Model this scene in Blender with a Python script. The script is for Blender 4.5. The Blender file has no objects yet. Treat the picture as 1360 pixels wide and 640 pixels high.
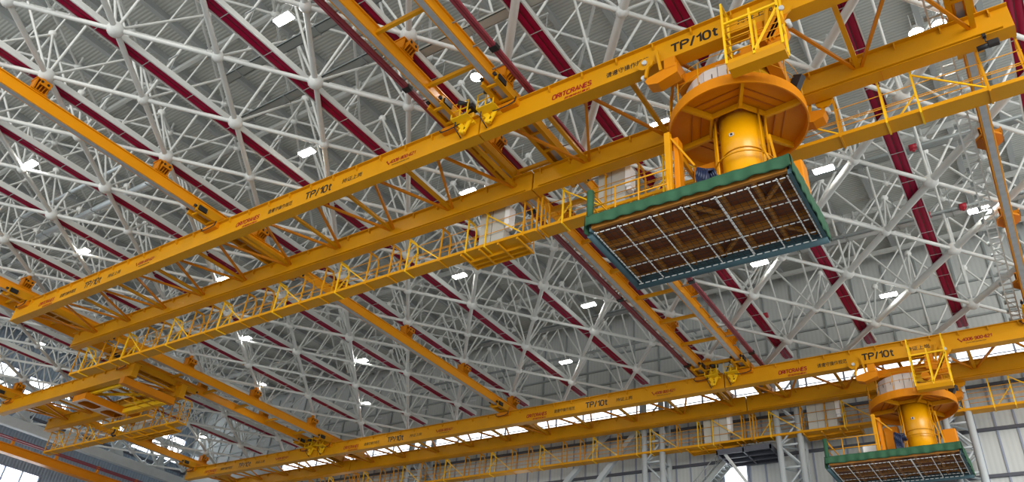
import bpy, math, random
from mathutils import Vector, Matrix
random.seed(7)
SC = bpy.context.scene
COL = SC.collection
pi = math.pi
CAM = [[0.83256, 0.548684, 0.076096], [-0.255732, 0.502577, -0.825844], [-0.491371, 0.668104, 0.558741]]
F = 1038.405          # focal length in pixels for a 1360 px wide frame

def proj(p):
    c = [sum(CAM[r][k]*p[k] for k in range(3)) for r in range(3)]
    if c[2] < 0.1: return (-9999, -9999, c[2])
    return (680+F*c[0]/c[2], 320+F*c[1]/c[2], c[2])

# ------------------------------------------------------------------ materials
def mat(name, col, rough=0.5, metal=0.0, var=0.0, scale=1.5, emit=None, es=0.0, spec=0.5, bump=0.0):
    m = bpy.data.materials.new(name); m.use_nodes = True
    nt = m.node_tree; b = nt.nodes['Principled BSDF']
    b.inputs['Base Color'].default_value = (*col, 1)
    b.inputs['Roughness'].default_value = rough
    b.inputs['Metallic'].default_value = metal
    b.inputs['Specular IOR Level'].default_value = spec
    if var > 0 or bump > 0:
        tc = nt.nodes.new('ShaderNodeTexCoord'); nz = nt.nodes.new('ShaderNodeTexNoise')
        nz.inputs['Scale'].default_value = scale; nz.inputs['Detail'].default_value = 6
        nt.links.new(tc.outputs['Object'], nz.inputs['Vector'])
        if var > 0:
            cr = nt.nodes.new('ShaderNodeValToRGB')
            cr.color_ramp.elements[0].position = 0.3; cr.color_ramp.elements[1].position = 0.7
            cr.color_ramp.elements[0].color = (*[c*(1-var) for c in col], 1)
            cr.color_ramp.elements[1].color = (*[min(1, c*(1+var)) for c in col], 1)
            nt.links.new(nz.outputs['Fac'], cr.inputs['Fac'])
            nt.links.new(cr.outputs['Color'], b.inputs['Base Color'])
        if bump > 0:
            bp = nt.nodes.new('ShaderNodeBump'); bp.inputs['Strength'].default_value = bump
            nt.links.new(nz.outputs['Fac'], bp.inputs['Height']); nt.links.new(bp.outputs['Normal'], b.inputs['Normal'])
    if emit:
        b.inputs['Emission Color'].default_value = (*emit, 1); b.inputs['Emission Strength'].default_value = es
    return m

def wavy(name, c1, c2, axis, per, rough=0.5, bs=0.4):
    # sheet metal whose ribs are narrow darker grooves
    m = bpy.data.materials.new(name); m.use_nodes = True
    nt = m.node_tree; b = nt.nodes['Principled BSDF']; b.inputs['Roughness'].default_value = rough
    tc = nt.nodes.new('ShaderNodeTexCoord'); w = nt.nodes.new('ShaderNodeTexWave')
    w.bands_direction = axis; w.inputs['Scale'].default_value = 0.314/per   # one band per 'per' metres
    nt.links.new(tc.outputs['Object'], w.inputs['Vector'])
    cr = nt.nodes.new('ShaderNodeValToRGB')
    cr.color_ramp.elements[0].position = 0.25; cr.color_ramp.elements[1].position = 0.55
    cr.color_ramp.elements[0].color = (*c1, 1); cr.color_ramp.elements[1].color = (*c2, 1)
    nt.links.new(w.outputs['Color'], cr.inputs['Fac']); nt.links.new(cr.outputs['Color'], b.inputs['Base Color'])
    bp = nt.nodes.new('ShaderNodeBump'); bp.inputs['Strength'].default_value = bs; bp.inputs['Distance'].default_value = 0.08
    nt.links.new(w.outputs['Fac'], bp.inputs['Height']); nt.links.new(bp.outputs['Normal'], b.inputs['Normal'])
    return m

YEL = mat('crane_yellow_paint', (0.62, 0.272, 0.0005), 0.48, spec=0.3, var=0.06, scale=0.8)
ORA = mat('runway_orange_paint', (0.78, 0.30, 0.0005), 0.42, spec=0.35, var=0.04, scale=0.6)
ORB = mat('trolley_orange_paint', (0.62, 0.205, 0.0005), 0.45, spec=0.3, var=0.06, scale=1.0)
BRY = mat('bright_yellow_paint', (0.88, 0.52, 0.006), 0.4, var=0.04)
MST = mat('mast_yellow_paint', (0.74, 0.34, 0.001), 0.28, var=0.05, scale=1.2)
STEEL = mat('worn_rail_steel', (0.40, 0.40, 0.41), 0.4, 0.15, var=0.12, scale=3)
WHT = mat('white_tube_paint', (0.70, 0.71, 0.685), 0.45, var=0.03)
PUR = mat('grey_purlin_paint', (0.44, 0.46, 0.46), 0.55)
MAR = mat('maroon_radiant_face', (0.31, 0.002, 0.036), 0.5, var=0.10, scale=0.8, spec=0.2)
MAR2 = mat('maroon_seam', (0.10, 0.002, 0.010), 0.5)
BUS = mat('red_busbar_plastic', (0.27, 0.035, 0.05), 0.5, var=0.1)
GAL = mat('galvanised_sheet', (0.58, 0.61, 0.61), 0.4, 0.1, var=0.05)
GREEN = mat('green_canvas', (0.020, 0.088, 0.040), 0.8, var=0.12, scale=2.0, bump=0.15)
TEAL = mat('dark_teal_canvas', (0.020, 0.055, 0.060), 0.75, var=0.12, scale=2.0, bump=0.15)
BROWN = mat('brown_floor_panel', (0.21, 0.062, 0.018), 0.6, var=0.15, scale=1.2)
BRB = mat('shaded_beam_orange', (0.38, 0.15, 0.016), 0.55, var=0.12)  # orange beam colour darkened for the shade under the basket
HEM = mat('slate_canvas', (0.045, 0.095, 0.115), 0.75, var=0.1, scale=2.0, bump=0.15)
PALE = mat('pale_reflection_plate', (0.72, 0.52, 0.40), 0.5, var=0.06)  # plate colour made pale to stand for reflected window light
ROPE = mat('white_rope', (0.78, 0.78, 0.76), 0.7)
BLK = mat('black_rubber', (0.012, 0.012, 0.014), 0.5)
NAVY = mat('navy_hose', (0.012, 0.022, 0.06), 0.45)
CABW = mat('cabinet_cream', (0.66, 0.60, 0.56), 0.45, var=0.02)
CABG = mat('cabinet_light_grey', (0.46, 0.455, 0.41), 0.45, var=0.03)
SEAM = mat('dark_seam', (0.06, 0.06, 0.06), 0.6)
TXB = mat('black_lettering', (0.012, 0.010, 0.008), 0.5)
TXR = mat('red_lettering', (0.30, 0.006, 0.002), 0.5)
LAMP = mat('lamp_diffuser', (1, 1, 1), 0.4, emit=(1.0, 1.0, 0.94), es=30.0)
LAMPB = mat('lamp_housing', (0.55, 0.56, 0.55), 0.4, 0.3)
PANE = mat('daylit_pane', (0.9, 0.92, 0.95), 0.3, emit=(0.92, 0.97, 1.0), es=1.25)
PANEL_ = mat('side_daylit_pane', (0.9, 0.92, 0.95), 0.3, emit=(0.88, 0.95, 1.0), es=3.5)
FRM = mat('window_frame_paint', (0.25, 0.28, 0.36), 0.5)
WALLM = wavy('wall_panel_sheet', (0.47, 0.49, 0.485), (0.50, 0.52, 0.51), 'X', 0.27, bs=0.05)
WALLL = wavy('side_wall_sheet', (0.23, 0.28, 0.34), (0.28, 0.33, 0.40), 'Y', 0.3)
DECK = wavy('roof_deck_sheet', (0.52, 0.53, 0.50), (0.64, 0.65, 0.61), 'Y', 0.19, bs=0.3)
RAIL = mat('wall_rail_steel', (0.075, 0.08, 0.10), 0.5)
COLM = mat('column_grey_paint', (0.42, 0.46, 0.48), 0.45)
FLOOR = mat('pale_epoxy_floor', (0.22, 0.225, 0.22), 0.35, var=0.04, scale=0.2)
APR = mat('light_bounce_apron', (0.66, 0.66, 0.64), 0.7, var=0.06, scale=0.1)
PIPE = mat('grey_conduit', (0.33, 0.36, 0.36), 0.45, 0.3)
DUCT = mat('pale_duct', (0.62, 0.68, 0.72), 0.3, 0.3)
REDV = mat('red_valve_paint', (0.45, 0.01, 0.03), 0.4)
WHC = mat('white_cabinet_paint', (0.85, 0.86, 0.86), 0.4)
JNT = mat('brown_orange_joint', (0.40, 0.11, 0.003), 0.6)  # brown-orange colour of the ring deck plate joints
GLASSG = mat('green_glow_tip', (0.10, 0.45, 0.28), 0.3)

# ------------------------------------------------------------------ mesh builder
class MB:
    def __init__(s): s.v = []; s.f = []; s.sm = []; s.mi = []; s.cur = 0; s.mats = []
    def use(s, m):
        if m not in s.mats: s.mats.append(m)
        s.cur = s.mats.index(m); return s
    def face(s, idx, smooth=False): s.f.append(idx); s.sm.append(smooth); s.mi.append(s.cur)
    def hexa(s, P):
        n = len(s.v); s.v += [tuple(p) for p in P]
        for q in ((0,3,2,1),(4,5,6,7),(0,1,5,4),(1,2,6,5),(2,3,7,6),(3,0,4,7)): s.face([n+i for i in q])
        return s
    def box(s, x0, x1, y0, y1, z0, z1):
        if x0 > x1: x0, x1 = x1, x0
        if y0 > y1: y0, y1 = y1, y0
        if z0 > z1: z0, z1 = z1, z0
        return s.hexa([(x0,y0,z0),(x1,y0,z0),(x1,y1,z0),(x0,y1,z0),(x0,y0,z1),(x1,y0,z1),(x1,y1,z1),(x0,y1,z1)])
    def cbox(s, x0, x1, y0, y1, z0, z1, c=0.02):
        # box with all edges chamfered
        P = {}
        vid = []
        base = len(s.v)
        def V(p): s.v.append(p); return len(s.v)-1
        for sx in (0, 1):
            for sy in (0, 1):
                for sz in (0, 1):
                    X, Y, Z = (x0, x1)[sx], (y0, y1)[sy], (z0, z1)[sz]
                    dx, dy, dz = (c, -c)[sx], (c, -c)[sy], (c, -c)[sz]
                    P[sx,sy,sz] = (V((X, Y+dy, Z+dz)), V((X+dx, Y, Z+dz)), V((X+dx, Y+dy, Z)))
        for a in (0, 1):
            q = [P[a,0,0][0], P[a,1,0][0], P[a,1,1][0], P[a,0,1][0]]; s.face(q if a else q[::-1])
            q = [P[0,a,0][1], P[1,a,0][1], P[1,a,1][1], P[0,a,1][1]]; s.face(q[::-1] if a else q)
            q = [P[0,0,a][2], P[1,0,a][2], P[1,1,a][2], P[0,1,a][2]]; s.face(q if a else q[::-1])
        for a in (0, 1):
            for b in (0, 1):
                s.face([P[a,b,0][0], P[a,b,1][0], P[a,b,1][1], P[a,b,0][1]])
                s.face([P[a,0,b][0], P[a,1,b][0], P[a,1,b][2], P[a,0,b][2]])
                s.face([P[0,a,b][1], P[1,a,b][1], P[1,a,b][2], P[0,a,b][2]])
        for k in P: s.face(list(P[k]))
        return s
    def frame(s, p, q):
        p = Vector(p); q = Vector(q); d = q-p; L = d.length; d = d/max(L, 1e-9)
        up = Vector((0,0,1)) if abs(d.z) < 0.95 else Vector((0,1,0))
        a = d.cross(up).normalized(); b = a.cross(d).normalized()
        return p, q, d, a, b
    def tube(s, p, q, r, n=8, r2=None, caps=True):
        p, q, d, a, b = s.frame(p, q); r2 = r if r2 is None else r2; k = len(s.v)
        for i in range(n):
            t = 2*pi*i/n; u = a*math.cos(t)+b*math.sin(t)
            s.v.append(tuple(p+u*r)); s.v.append(tuple(q+u*r2))
        for i in range(n):
            j = (i+1) % n; s.face([k+2*i, k+2*j, k+2*j+1, k+2*i+1], True)
        if caps:
            s.face([k+2*i for i in range(n)][::-1]); s.face([k+2*i+1 for i in range(n)])
        return s
    def bar(s, p, q, w, h):
        # rectangular bar: w sideways, h upward
        p, q, d, a, b = s.frame(p, q); w /= 2; h /= 2
        return s.hexa([p-a*w-b*h, p+a*w-b*h, p+a*w+b*h, p-a*w+b*h, q-a*w-b*h, q+a*w-b*h, q+a*w+b*h, q-a*w+b*h])
    def path(s, pts, r, n=6):
        for a, b in zip(pts, pts[1:]): s.tube(a, b, r, n)
        return s
    def sphere(s, c, r, nu=14, nv=9):
        k = len(s.v); c = Vector(c)
        for j in range(1, nv):
            th = pi*j/nv
            for i in range(nu):
                ph = 2*pi*i/nu
                s.v.append((c.x+r*math.sin(th)*math.cos(ph), c.y+r*math.sin(th)*math.sin(ph), c.z+r*math.cos(th)))
        t = len(s.v); s.v.append((c.x, c.y, c.z+r)); s.v.append((c.x, c.y, c.z-r))
        for j in range(nv-2):
            for i in range(nu):
                m = (i+1) % nu; s.face([k+j*nu+i, k+(j+1)*nu+i, k+(j+1)*nu+m, k+j*nu+m], True)
        for i in range(nu):
            m = (i+1) % nu; s.face([t, k+i, k+m], True); s.face([t+1, k+(nv-2)*nu+m, k+(nv-2)*nu+i], True)
        return s
    def lathe(s, c, prof, n=48, a0=0.0, a1=2*pi, smooth=True, closed=False):
        k = len(s.v); full = abs(a1-a0-2*pi) < 1e-6; m = n if full else n+1; L = len(prof)
        for i in range(m):
            t = a0+(a1-a0)*i/n
            for r, z in prof: s.v.append((c[0]+r*math.cos(t), c[1]+r*math.sin(t), c[2]+z))
        for i in range(n):
            j = (i+1) % m
            for e in range(L if closed else L-1):
                g = (e+1) % L
                s.face([k+i*L+e, k+j*L+e, k+j*L+g, k+i*L+g], smooth)
        return s
    def prism(s, pts, vec):
        # planar polygon swept along vec
        k = len(s.v); n = len(pts); vec = Vector(vec)
        s.v += [tuple(p) for p in pts]+[tuple(Vector(p)+vec) for p in pts]
        s.face(list(range(k, k+n))[::-1]); s.face(list(range(k+n, k+2*n)))
        for i in range(n):
            j = (i+1) % n; s.face([k+i, k+j, k+n+j, k+n+i])
        return s
    def build(s, name, m, parent=None, origin=(0,0,0), label=None):
        me = bpy.data.meshes.new(name); o = Vector(origin)
        me.from_pydata([tuple(Vector(p)-o) for p in s.v], [], s.f)
        mats = s.mats if s.mats else [m]
        for x in mats: me.materials.append(x)
        me.polygons.foreach_set('use_smooth', s.sm)
        if s.mats: me.polygons.foreach_set('material_index', s.mi)
        me.update()
        ob = bpy.data.objects.new(name, me); COL.objects.link(ob)
        if parent is not None: ob.parent = parent
        else: ob.location = o
        if label: ob['label'] = label
        return ob

def repeat(mb, name, m, parent, origin, offsets):
    # one piece built where it first stands, copied along the given offsets
    first = mb.build(name, m, parent, origin)
    for d in offsets:
        if abs(d[0])+abs(d[1])+abs(d[2]) < 1e-9: continue
        c = first.copy(); c.location = Vector(first.location)+Vector(d); c.parent = parent; COL.objects.link(c)
    return first
def tag(o, label=None, cat=None, group=None, kind=None):
    if label: o['label'] = label
    if cat: o['category'] = cat
    if group: o['group'] = group
    if kind: o['kind'] = kind
    return o
def thing(name, loc, label, cat, group=None, kind=None):
    e = bpy.data.objects.new(name, None); COL.objects.link(e); e.location = loc; e.empty_display_size = 0.3
    return tag(e, label, cat, group, kind)

def text(name, body, size, x, y, z, m, parent, origin, width=None, shear=0.0, bold=0.0):
    cu = bpy.data.curves.new(name, 'FONT'); cu.body = body; cu.size = size; cu.extrude = 0.002
    cu.shear = shear; cu.offset = bold; cu.resolution_u = 3
    tmp = bpy.data.objects.new(name, cu); COL.objects.link(tmp)
    dg = bpy.context.evaluated_depsgraph_get(); dg.update()
    me = bpy.data.meshes.new_from_object(tmp.evaluated_get(dg)); me.name = name
    bpy.data.objects.remove(tmp)
    if len(me.vertices) == 0: return None
    xs = [v.co.x for v in me.vertices]; ys = [v.co.y for v in me.vertices]; w = max(xs)-min(xs)
    kx = (width/w) if width else 1.0; x0, y0 = min(xs), min(ys)
    for v in me.vertices: v.co = Vector((x+(v.co.x-x0)*kx, y-v.co.z, z+(v.co.y-y0)))-Vector(origin)
    me.materials.clear(); me.materials.append(m)
    ob = bpy.data.objects.new(name, me); COL.objects.link(ob); ob.parent = parent
    return ob

def oval(w, h, x=0.0, y=0.0, n=20, a0=pi/2, a1=-3*pi/2, e=2.6):
    out = []
    for k in range(n+1):
        t = a0+(a1-a0)*k/n; c, q = math.cos(t), math.sin(t)
        out.append((x+w/2+w/2*math.copysign(abs(c)**(2/e), c), y+h/2+h/2*math.copysign(abs(q)**(2/e), q)))
    return out
_P = [(0, 1), (.34, 1), (.50, .93), (.56, .76), (.50, .59), (.34, .52), (0, .52)]
GLY = {   # advance, strokes in a cap-height-1 box
 'T': (.78, [[(0, 1), (.66, 1)], [(.33, 1), (.33, 0)]]), 'P': (.72, [[(0, 0), (0, 1)], _P]), '/': (.46, [[(.02, -.06), (.30, 1.08)]]),
 '1': (.50, [[(.02, .76), (.22, .86), (.32, 1.0), (.32, 0)]]), '0': (.70, [oval(.52, 1)]), 't': (.50, [[(.16, 1.0), (.16, .2), (.22, .04), (.38, .02)], [(0, .72), (.38, .72)]]),
 'O': (.82, [oval(.64, 1)]), 'R': (.76, [[(0, 0), (0, 1)], _P, [(.30, .52), (.58, 0)]]), 'I': (.20, [[(0, 0), (0, 1)]]),
 'C': (.76, [[(.58, .84), (.48, .97), (.32, 1), (.12, .92), (.02, .7), (0, .5), (.02, .3), (.12, .08), (.32, 0), (.48, .03), (.58, .16)]]),
 'A': (.78, [[(0, 0), (.31, 1), (.62, 0)], [(.12, .33), (.50, .33)]]), 'N': (.78, [[(0, 0), (0, 1), (.58, 0), (.58, 1)]]),
 'E': (.66, [[(.50, 1), (0, 1), (0, 0), (.52, 0)], [(0, .52), (.46, .52)]]),
 'S': (.72, [[(.54, .80), (.44, .96), (.28, 1), (.10, .95), (.02, .78), (.10, .60), (.28, .52), (.46, .44), (.56, .26), (.46, .06), (.28, 0), (.10, .05), (0, .22)]]),
 '4': (.68, [[(.42, 0), (.42, 1), (0, .30), (.56, .30)]]), '6': (.68, [[(.48, .84), (.36, 1), (.2, 1), (.06, .82), (0, .5), (.02, .22), (.14, .03), (.30, 0), (.46, .08), (.52, .30), (.44, .52), (.28, .60), (.10, .52), (.02, .32)]]),
 '9': (.68, [[(.04, .16), (.16, 0), (.32, 0), (.46, .18), (.52, .5), (.50, .78), (.38, .97), (.22, 1), (.06, .92), (0, .70), (.08, .48), (.24, .40), (.42, .48), (.50, .68)]]),
 '2': (.68, [[(.02, .76), (.08, .94), (.26, 1), (.44, .94), (.50, .76), (.44, .56), (.02, 0), (.54, 0)]]), '-': (.44, [[(.02, .42), (.28, .42)]]),
}
def strokes(name, body, h, x, y, z, m, parent, origin, width, thick, shear=0.0):
    # painted sign lettering: every stroke a mitred ribbon lying on the girder face
    adv = sum(GLY[c][0] for c in body)-0.14; kx = width/(adv*h); b = MB(); cx = 0.0; lay = 0
    t = thick/2; hh = h-thick
    for ch in body:
        a, st = GLY[ch]
        for pts in st:
            P = [Vector(((cx+px)*h*kx, t+py*hh)) for px, py in pts]
            P = [Vector((p.x+p.y*shear, p.y)) for p in P]
            closed = (P[0]-P[-1]).length < 1e-6
            if closed: P = P[:-1]
            n = len(P); Lp = []; Rp = []
            for i in range(n):
                d1 = (P[i]-P[i-1]) if (i > 0 or closed) else (P[1]-P[0]); d2 = (P[(i+1) % n]-P[i]) if (i < n-1 or closed) else d1
                d1 = d1.normalized(); d2 = d2.normalized(); n1 = Vector((-d1.y, d1.x)); n2 = Vector((-d2.y, d2.x)); mm = n1+n2
                mm = mm.normalized() if mm.length > 1e-6 else n1
                k = min(t/max(mm.dot(n1), 0.35), 2.0*t); Lp.append(P[i]+mm*k); Rp.append(P[i]-mm*k)
            yy = y-0.0008*lay; lay = (lay+1) % 4; base = len(b.v)
            for l, r in zip(Lp, Rp): b.v.append((x+l.x, yy, z+l.y)); b.v.append((x+r.x, yy, z+r.y))
            for i in range(n if closed else n-1):
                j = (i+1) % n; b.face([base+2*i, base+2*i+1, base+2*j+1, base+2*j])
        cx += a
    return b.build(name, m, parent, origin)

# ------------------------------------------------------------------ camera
cam = bpy.data.cameras.new('camera'); cam.sensor_fit = 'HORIZONTAL'; cam.sensor_width = 36; cam.lens = F/1360*36
cam.clip_end = 500; cam.clip_start = 0.1
co = bpy.data.objects.new('camera', cam); COL.objects.link(co); SC.camera = co
R = Matrix((Vector(CAM[0]), -Vector(CAM[1]), -Vector(CAM[2]))).transposed()
co.matrix_world = R.to_4x4()

# ------------------------------------------------------------------ setting
FZ = -1.6
XL, YB = -78.0, 50.0
tag(MB().box(XL, 14, -8, 50, FZ-0.2, FZ).build('floor', FLOOR), 'grey coated hangar floor far below the cranes', 'floor', kind='structure')
ap = MB(); ap.box(-160, 120, -140, -8.02, FZ-0.25, FZ-0.03); ap.box(14.02, 120, -8, 110, FZ-0.25, FZ-0.03)  # unseen pale ground, added to bounce light up under the roof
tag(ap.build('bounce_apron', APR), 'unseen pale apron added outside to bounce light into the hangar', 'apron', kind='structure')
YF = 0.0     # front edge of the roof we build
ZD = 31.2
tag(MB().box(XL-1, 14, YF-6, YB+1, ZD, ZD+0.15).build('ceiling', DECK), 'ribbed grey metal roof deck above the white space frame', 'ceiling', kind='structure')

# roof purlins, one structure with each run a part
pr = thing('roof_purlins', (0, 0, ZD), 'grey roof purlins running under the ribbed deck', 'purlin', kind='structure')
k = 0
x = XL+1.0
while x < 13:
    b = MB(); b.box(x-0.04, x+0.04, YF-5.8, YB, ZD-0.42, ZD); b.box(x-0.14, x+0.14, YF-5.8, YB, ZD-0.46, ZD-0.42)
    b.build('purlin', PUR, pr, (0, 0, ZD)); x += 2.5
for y in (2, 8, 14, 20, 26, 32, 38, 44, 49):
    MB().box(XL, 13.5, y-0.1, y+0.1, ZD-0.75, ZD-0.47).build('rafter', WHT, pr, (0, 0, ZD))

# space frame: three layers of a grid set at 45 degrees to the cranes
PX, PY, OX, OY = 5.0, 6.0, -30.9, 13.79
Z0, Z1, Z2 = 22.8, 26.8, 30.0
def L(i, j, z): return (OX+PX*i, OY+PY*j, z)
lower = []
for a in range(-18, 17):
    for b in range(-5, 12):
        i, j = a/2, b/2
        if (a+b) % 2 == 0 and abs(i-round(i)) == abs(j-round(j)):
            lower.append((i, j))
LS = set(lower)
mids = [(i+0.5, j) for i, j in lower if (i+0.5) <= 8 and j <= 5.5]
MSs = set(mids)
sf = thing('space_frame', (0, 0, Z0), 'white tubular space frame of ball joints and bars under the roof', 'space frame', kind='structure')
O0 = (0, 0, Z0)
def inview(p, m=20):
    u, v, d = proj(p); return d > 0 and -m < u < 1360+m and -m < v < 640+m
balls = []
for i, j in lower:
    p = L(i, j, Z0); big = abs(i-round(i)) < 0.1
    balls.append((0 if inview(p) else 1, Vector(p).length, p, 0.33 if big else 0.25))
for i, j in mids:
    p = L(i, j, Z1); balls.append((2, Vector(p).length, p, 0.2))
for i, j in lower:
    p = L(i, j, Z2); balls.append((3, Vector(p).length, p, 0.22))
balls.sort(key=lambda t: (t[0], t[1]))
rest = MB()
for n, (c, d, p, r) in enumerate(balls):
    if n < 100: MB().sphere(p, r).build('ball_joint', WHT, sf, O0)
    else: rest.sphere(p, r, 8, 6)
tag(rest.build('ball_joint', WHT, sf, O0), kind='stuff')
ch = []
for i, j in lower:
    for di, dj, w in ((0.5, 0.5, 0.095), (0.5, -0.5, 0.115)):
        if (i+di, j+dj) in LS:
            if dj < 0 and i > 3.3: w = 0.165
            p, q = L(i, j, Z0), L(i+di, j+dj, Z0); m = (Vector(p)+Vector(q))/2
            ch.append((0 if inview(m) else 1, m.length, p, q, w))
ch.sort(key=lambda t: (t[0], t[1]))
rest = MB()
for n, (c, d, p, q, w) in enumerate(ch):
    if n < 100: MB().tube(p, q, w, 12, caps=False).build('chord_bar', WHT, sf, O0)
    else: rest.tube(p, q, w, 8, caps=False)
for i, j in lower:
    for di, dj in ((0.5, 0.5), (0.5, -0.5)):
        if (i+di, j+dj) in LS: rest.tube(L(i, j, Z2), L(i+di, j+dj, Z2), 0.075, 6, caps=False)
tag(rest.build('chord_bar', WHT, sf, O0), kind='stuff')
web = []
for i, j in mids:
    for di, dj in ((0.5, 0), (-0.5, 0), (0, 0.5), (0, -0.5)):
        if (i+di, j+dj) in LS:
            p, q = L(i+di, j+dj, Z0), L(i, j, Z1); m = (Vector(p)+Vector(q))/2
            web.append((0 if inview(m) else 1, m.length, p, q, 0.058))
            if (int(2*i)+int(2*j)+(1 if di > 0 else 0)+(2 if dj > 0 else 0)) % 2 == 0: web.append((2, m.length, q, L(i+di, j+dj, Z2), 0.045))
web.sort(key=lambda t: (t[0], t[1]))
rest = MB()
for n, (c, d, p, q, w) in enumerate(web):
    if n < 100: MB().tube(p, q, w, 10, caps=False).build('web_bar', WHT, sf, O0)
    else: rest.tube(p, q, w, 6, caps=False)
for i, j in lower:                      # short stools that carry the purlins
    p = L(i, j, Z2); rest.tube(p, (p[0], p[1], ZD-0.5), 0.07, 6, caps=False)
tag(rest.build('web_bar', WHT, sf, O0), kind='stuff')

# back wall with rails, seams, clerestory window, columns, stair
tag(MB().box(XL, 14, YB, YB+0.3, FZ, ZD).build('wall_back', WALLM), 'pale ribbed metal back wall of the hangar', 'wall', kind='structure')
t = thing('trim_1', (0, YB, 10), 'dark steel rails and seams across the back wall', 'wall rail', kind='structure')
z = 18.04
for z in (10.15, 12.78, 15.41, 18.04, 20.67):
    MB().box(XL+0.2, 13.9, YB-0.16, YB, z-0.09, z+0.09).build('rail', RAIL, t, (0, YB, 10))
x = XL+0.9
repeat(MB().box(x-0.05, x+0.05, YB-0.06, YB+0.01, FZ, 21.6), 'panel_seam', FRM, t, (0, YB, 10), [(1.02*k, 0, 0) for k in range(90)])
b = MB()
for z in (24.0, 25.2, 26.4, 27.6):
    b.box(XL+0.2, 13.9, YB-0.12, YB, z-0.06, z+0.06)
x = XL+0.9
while x < 13.5: b.box(x-0.06, x+0.06, YB-0.1, YB, 23.2, ZD-1); x += 2.04
b.build('upper_rail', PIPE, t, (0, YB, 10))
w = thing('window_1', (-29, YB, 21.85), 'long bright clerestory window band high on the back wall', 'window', kind='structure')
n = 0
x = -62.0
while x < 4.5:
    MB().box(x+0.06, x+2.34, YB-0.07, YB-0.03, 21.9, 22.95).build('pane', PANE, w, (-29, YB, 21.85)); x += 2.4
b = MB(); b.box(-62.1, 5, YB-0.14, YB, 22.95, 23.1); b.box(-62.1, 5, YB-0.14, YB, 21.75, 21.9); b.box(-62, 5, YB-0.1, YB-0.05, 22.48, 22.54)
x = -62.0
while x < 5.5: b.box(x-0.06, x+0.06, YB-0.12, YB, 21.8, 23.0); x += 2.4
b.build('window_frame', FRM, w, (-29, YB, 21.85))
w = thing('window_2', (-16.7, YB, 13), 'bright upright window in the back wall beside the steel stair', 'window', kind='structure')
MB().box(-17.6, -16.1, YB-0.08, YB-0.03, 13.0, 18.1).build('pane', PANE, w, (-16.7, YB, 13))
b = MB(); b.box(-17.72, -17.6, YB-0.14, YB, 12.9, 18.2); b.box(-16.1, -15.98, YB-0.14, YB, 12.9, 18.2); b.box(-17.72, -15.98, YB-0.14, YB, 18.1, 18.22)
b.build('window_frame', FRM, w, (-16.7, YB, 13))
for nn, (xs, zz0, zz1, lab) in enumerate((((-54, -49.5), 17.0, 18.8, 'small bright window low on the back wall near the left columns'),
                               ((-34.5, -32.6), 15.0, 17.6, 'narrow bright window in the back wall left of the braces'))):
    w = thing('window_%d' % (3+nn), (xs[0], YB, zz0), lab, 'window', kind='structure')
    MB().box(xs[0], xs[1], YB-0.08, YB-0.03, zz0, zz1).build('pane', PANE, w, (xs[0], YB, zz0))
    b = MB(); b.box(xs[0]-0.1, xs[0], YB-0.13, YB, zz0-0.1, zz1+0.1); b.box(xs[1], xs[1]+0.1, YB-0.13, YB, zz0-0.1, zz1+0.1)
    b.box(xs[0], xs[1], YB-0.13, YB, zz1, zz1+0.1); b.box(xs[0], xs[1], YB-0.13, YB, zz0-0.1, zz0); b.build('window_frame', FRM, w, (xs[0], YB, zz0))

def lattice_column(xs, lab, diag=True):
    o = (xs[0], 48.2, FZ); t = thing('lattice_column', o, lab, 'column', kind='structure')
    pts = [(xs[0], 47.7), (xs[1], 47.7), ((xs[0]+xs[1])/2+0.5, 49.1)]
    for px, py in pts: MB().tube((px, py, FZ), (px, py, 22.6), 0.19, 14).build('column_tube', COLM, t, o)
    b = MB(); z = 8.0; s = 0
    while z < 21.5:
        for (p, q) in ((0, 1), (1, 2), (0, 2)):
            b.tube((*pts[p], z), (*pts[q], z), 0.07, 8)
            a, c = (p, q) if s % 2 else (q, p)
            b.tube((*pts[a], z), (*pts[c], z+1.4), 0.065, 8)
        z += 1.4; s += 1
    b.build('lacing', COLM, t, o)
lattice_column((-22.3, -21.0), 'grey laced tube column on the back wall left of the stair')
lattice_column((-13.2, -11.9), 'grey laced tube column on the back wall right of the stair')
lattice_column((-3.9, -2.7), 'grey laced tube column behind the far platform mast')
lattice_column((-43.5, -42.2), 'grey laced tube column on the back wall far to the left')
t = thing('wall_brace', (-28, 48.5, FZ), 'grey diagonal wall braces beside the left laced column', 'brace', kind='structure')
for p, q in (((-23, 48.6, 20.8), (-33, 48.6, 10)), ((-25.5, 48.9, 21), (-37, 48.9, 10)), ((-43, 48.6, 20.8), (-33, 48.6, 10))):
    MB().bar(p, q, 0.3, 0.34).build('brace_bar', COLM, t, (-28, 48.5, FZ))
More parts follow.
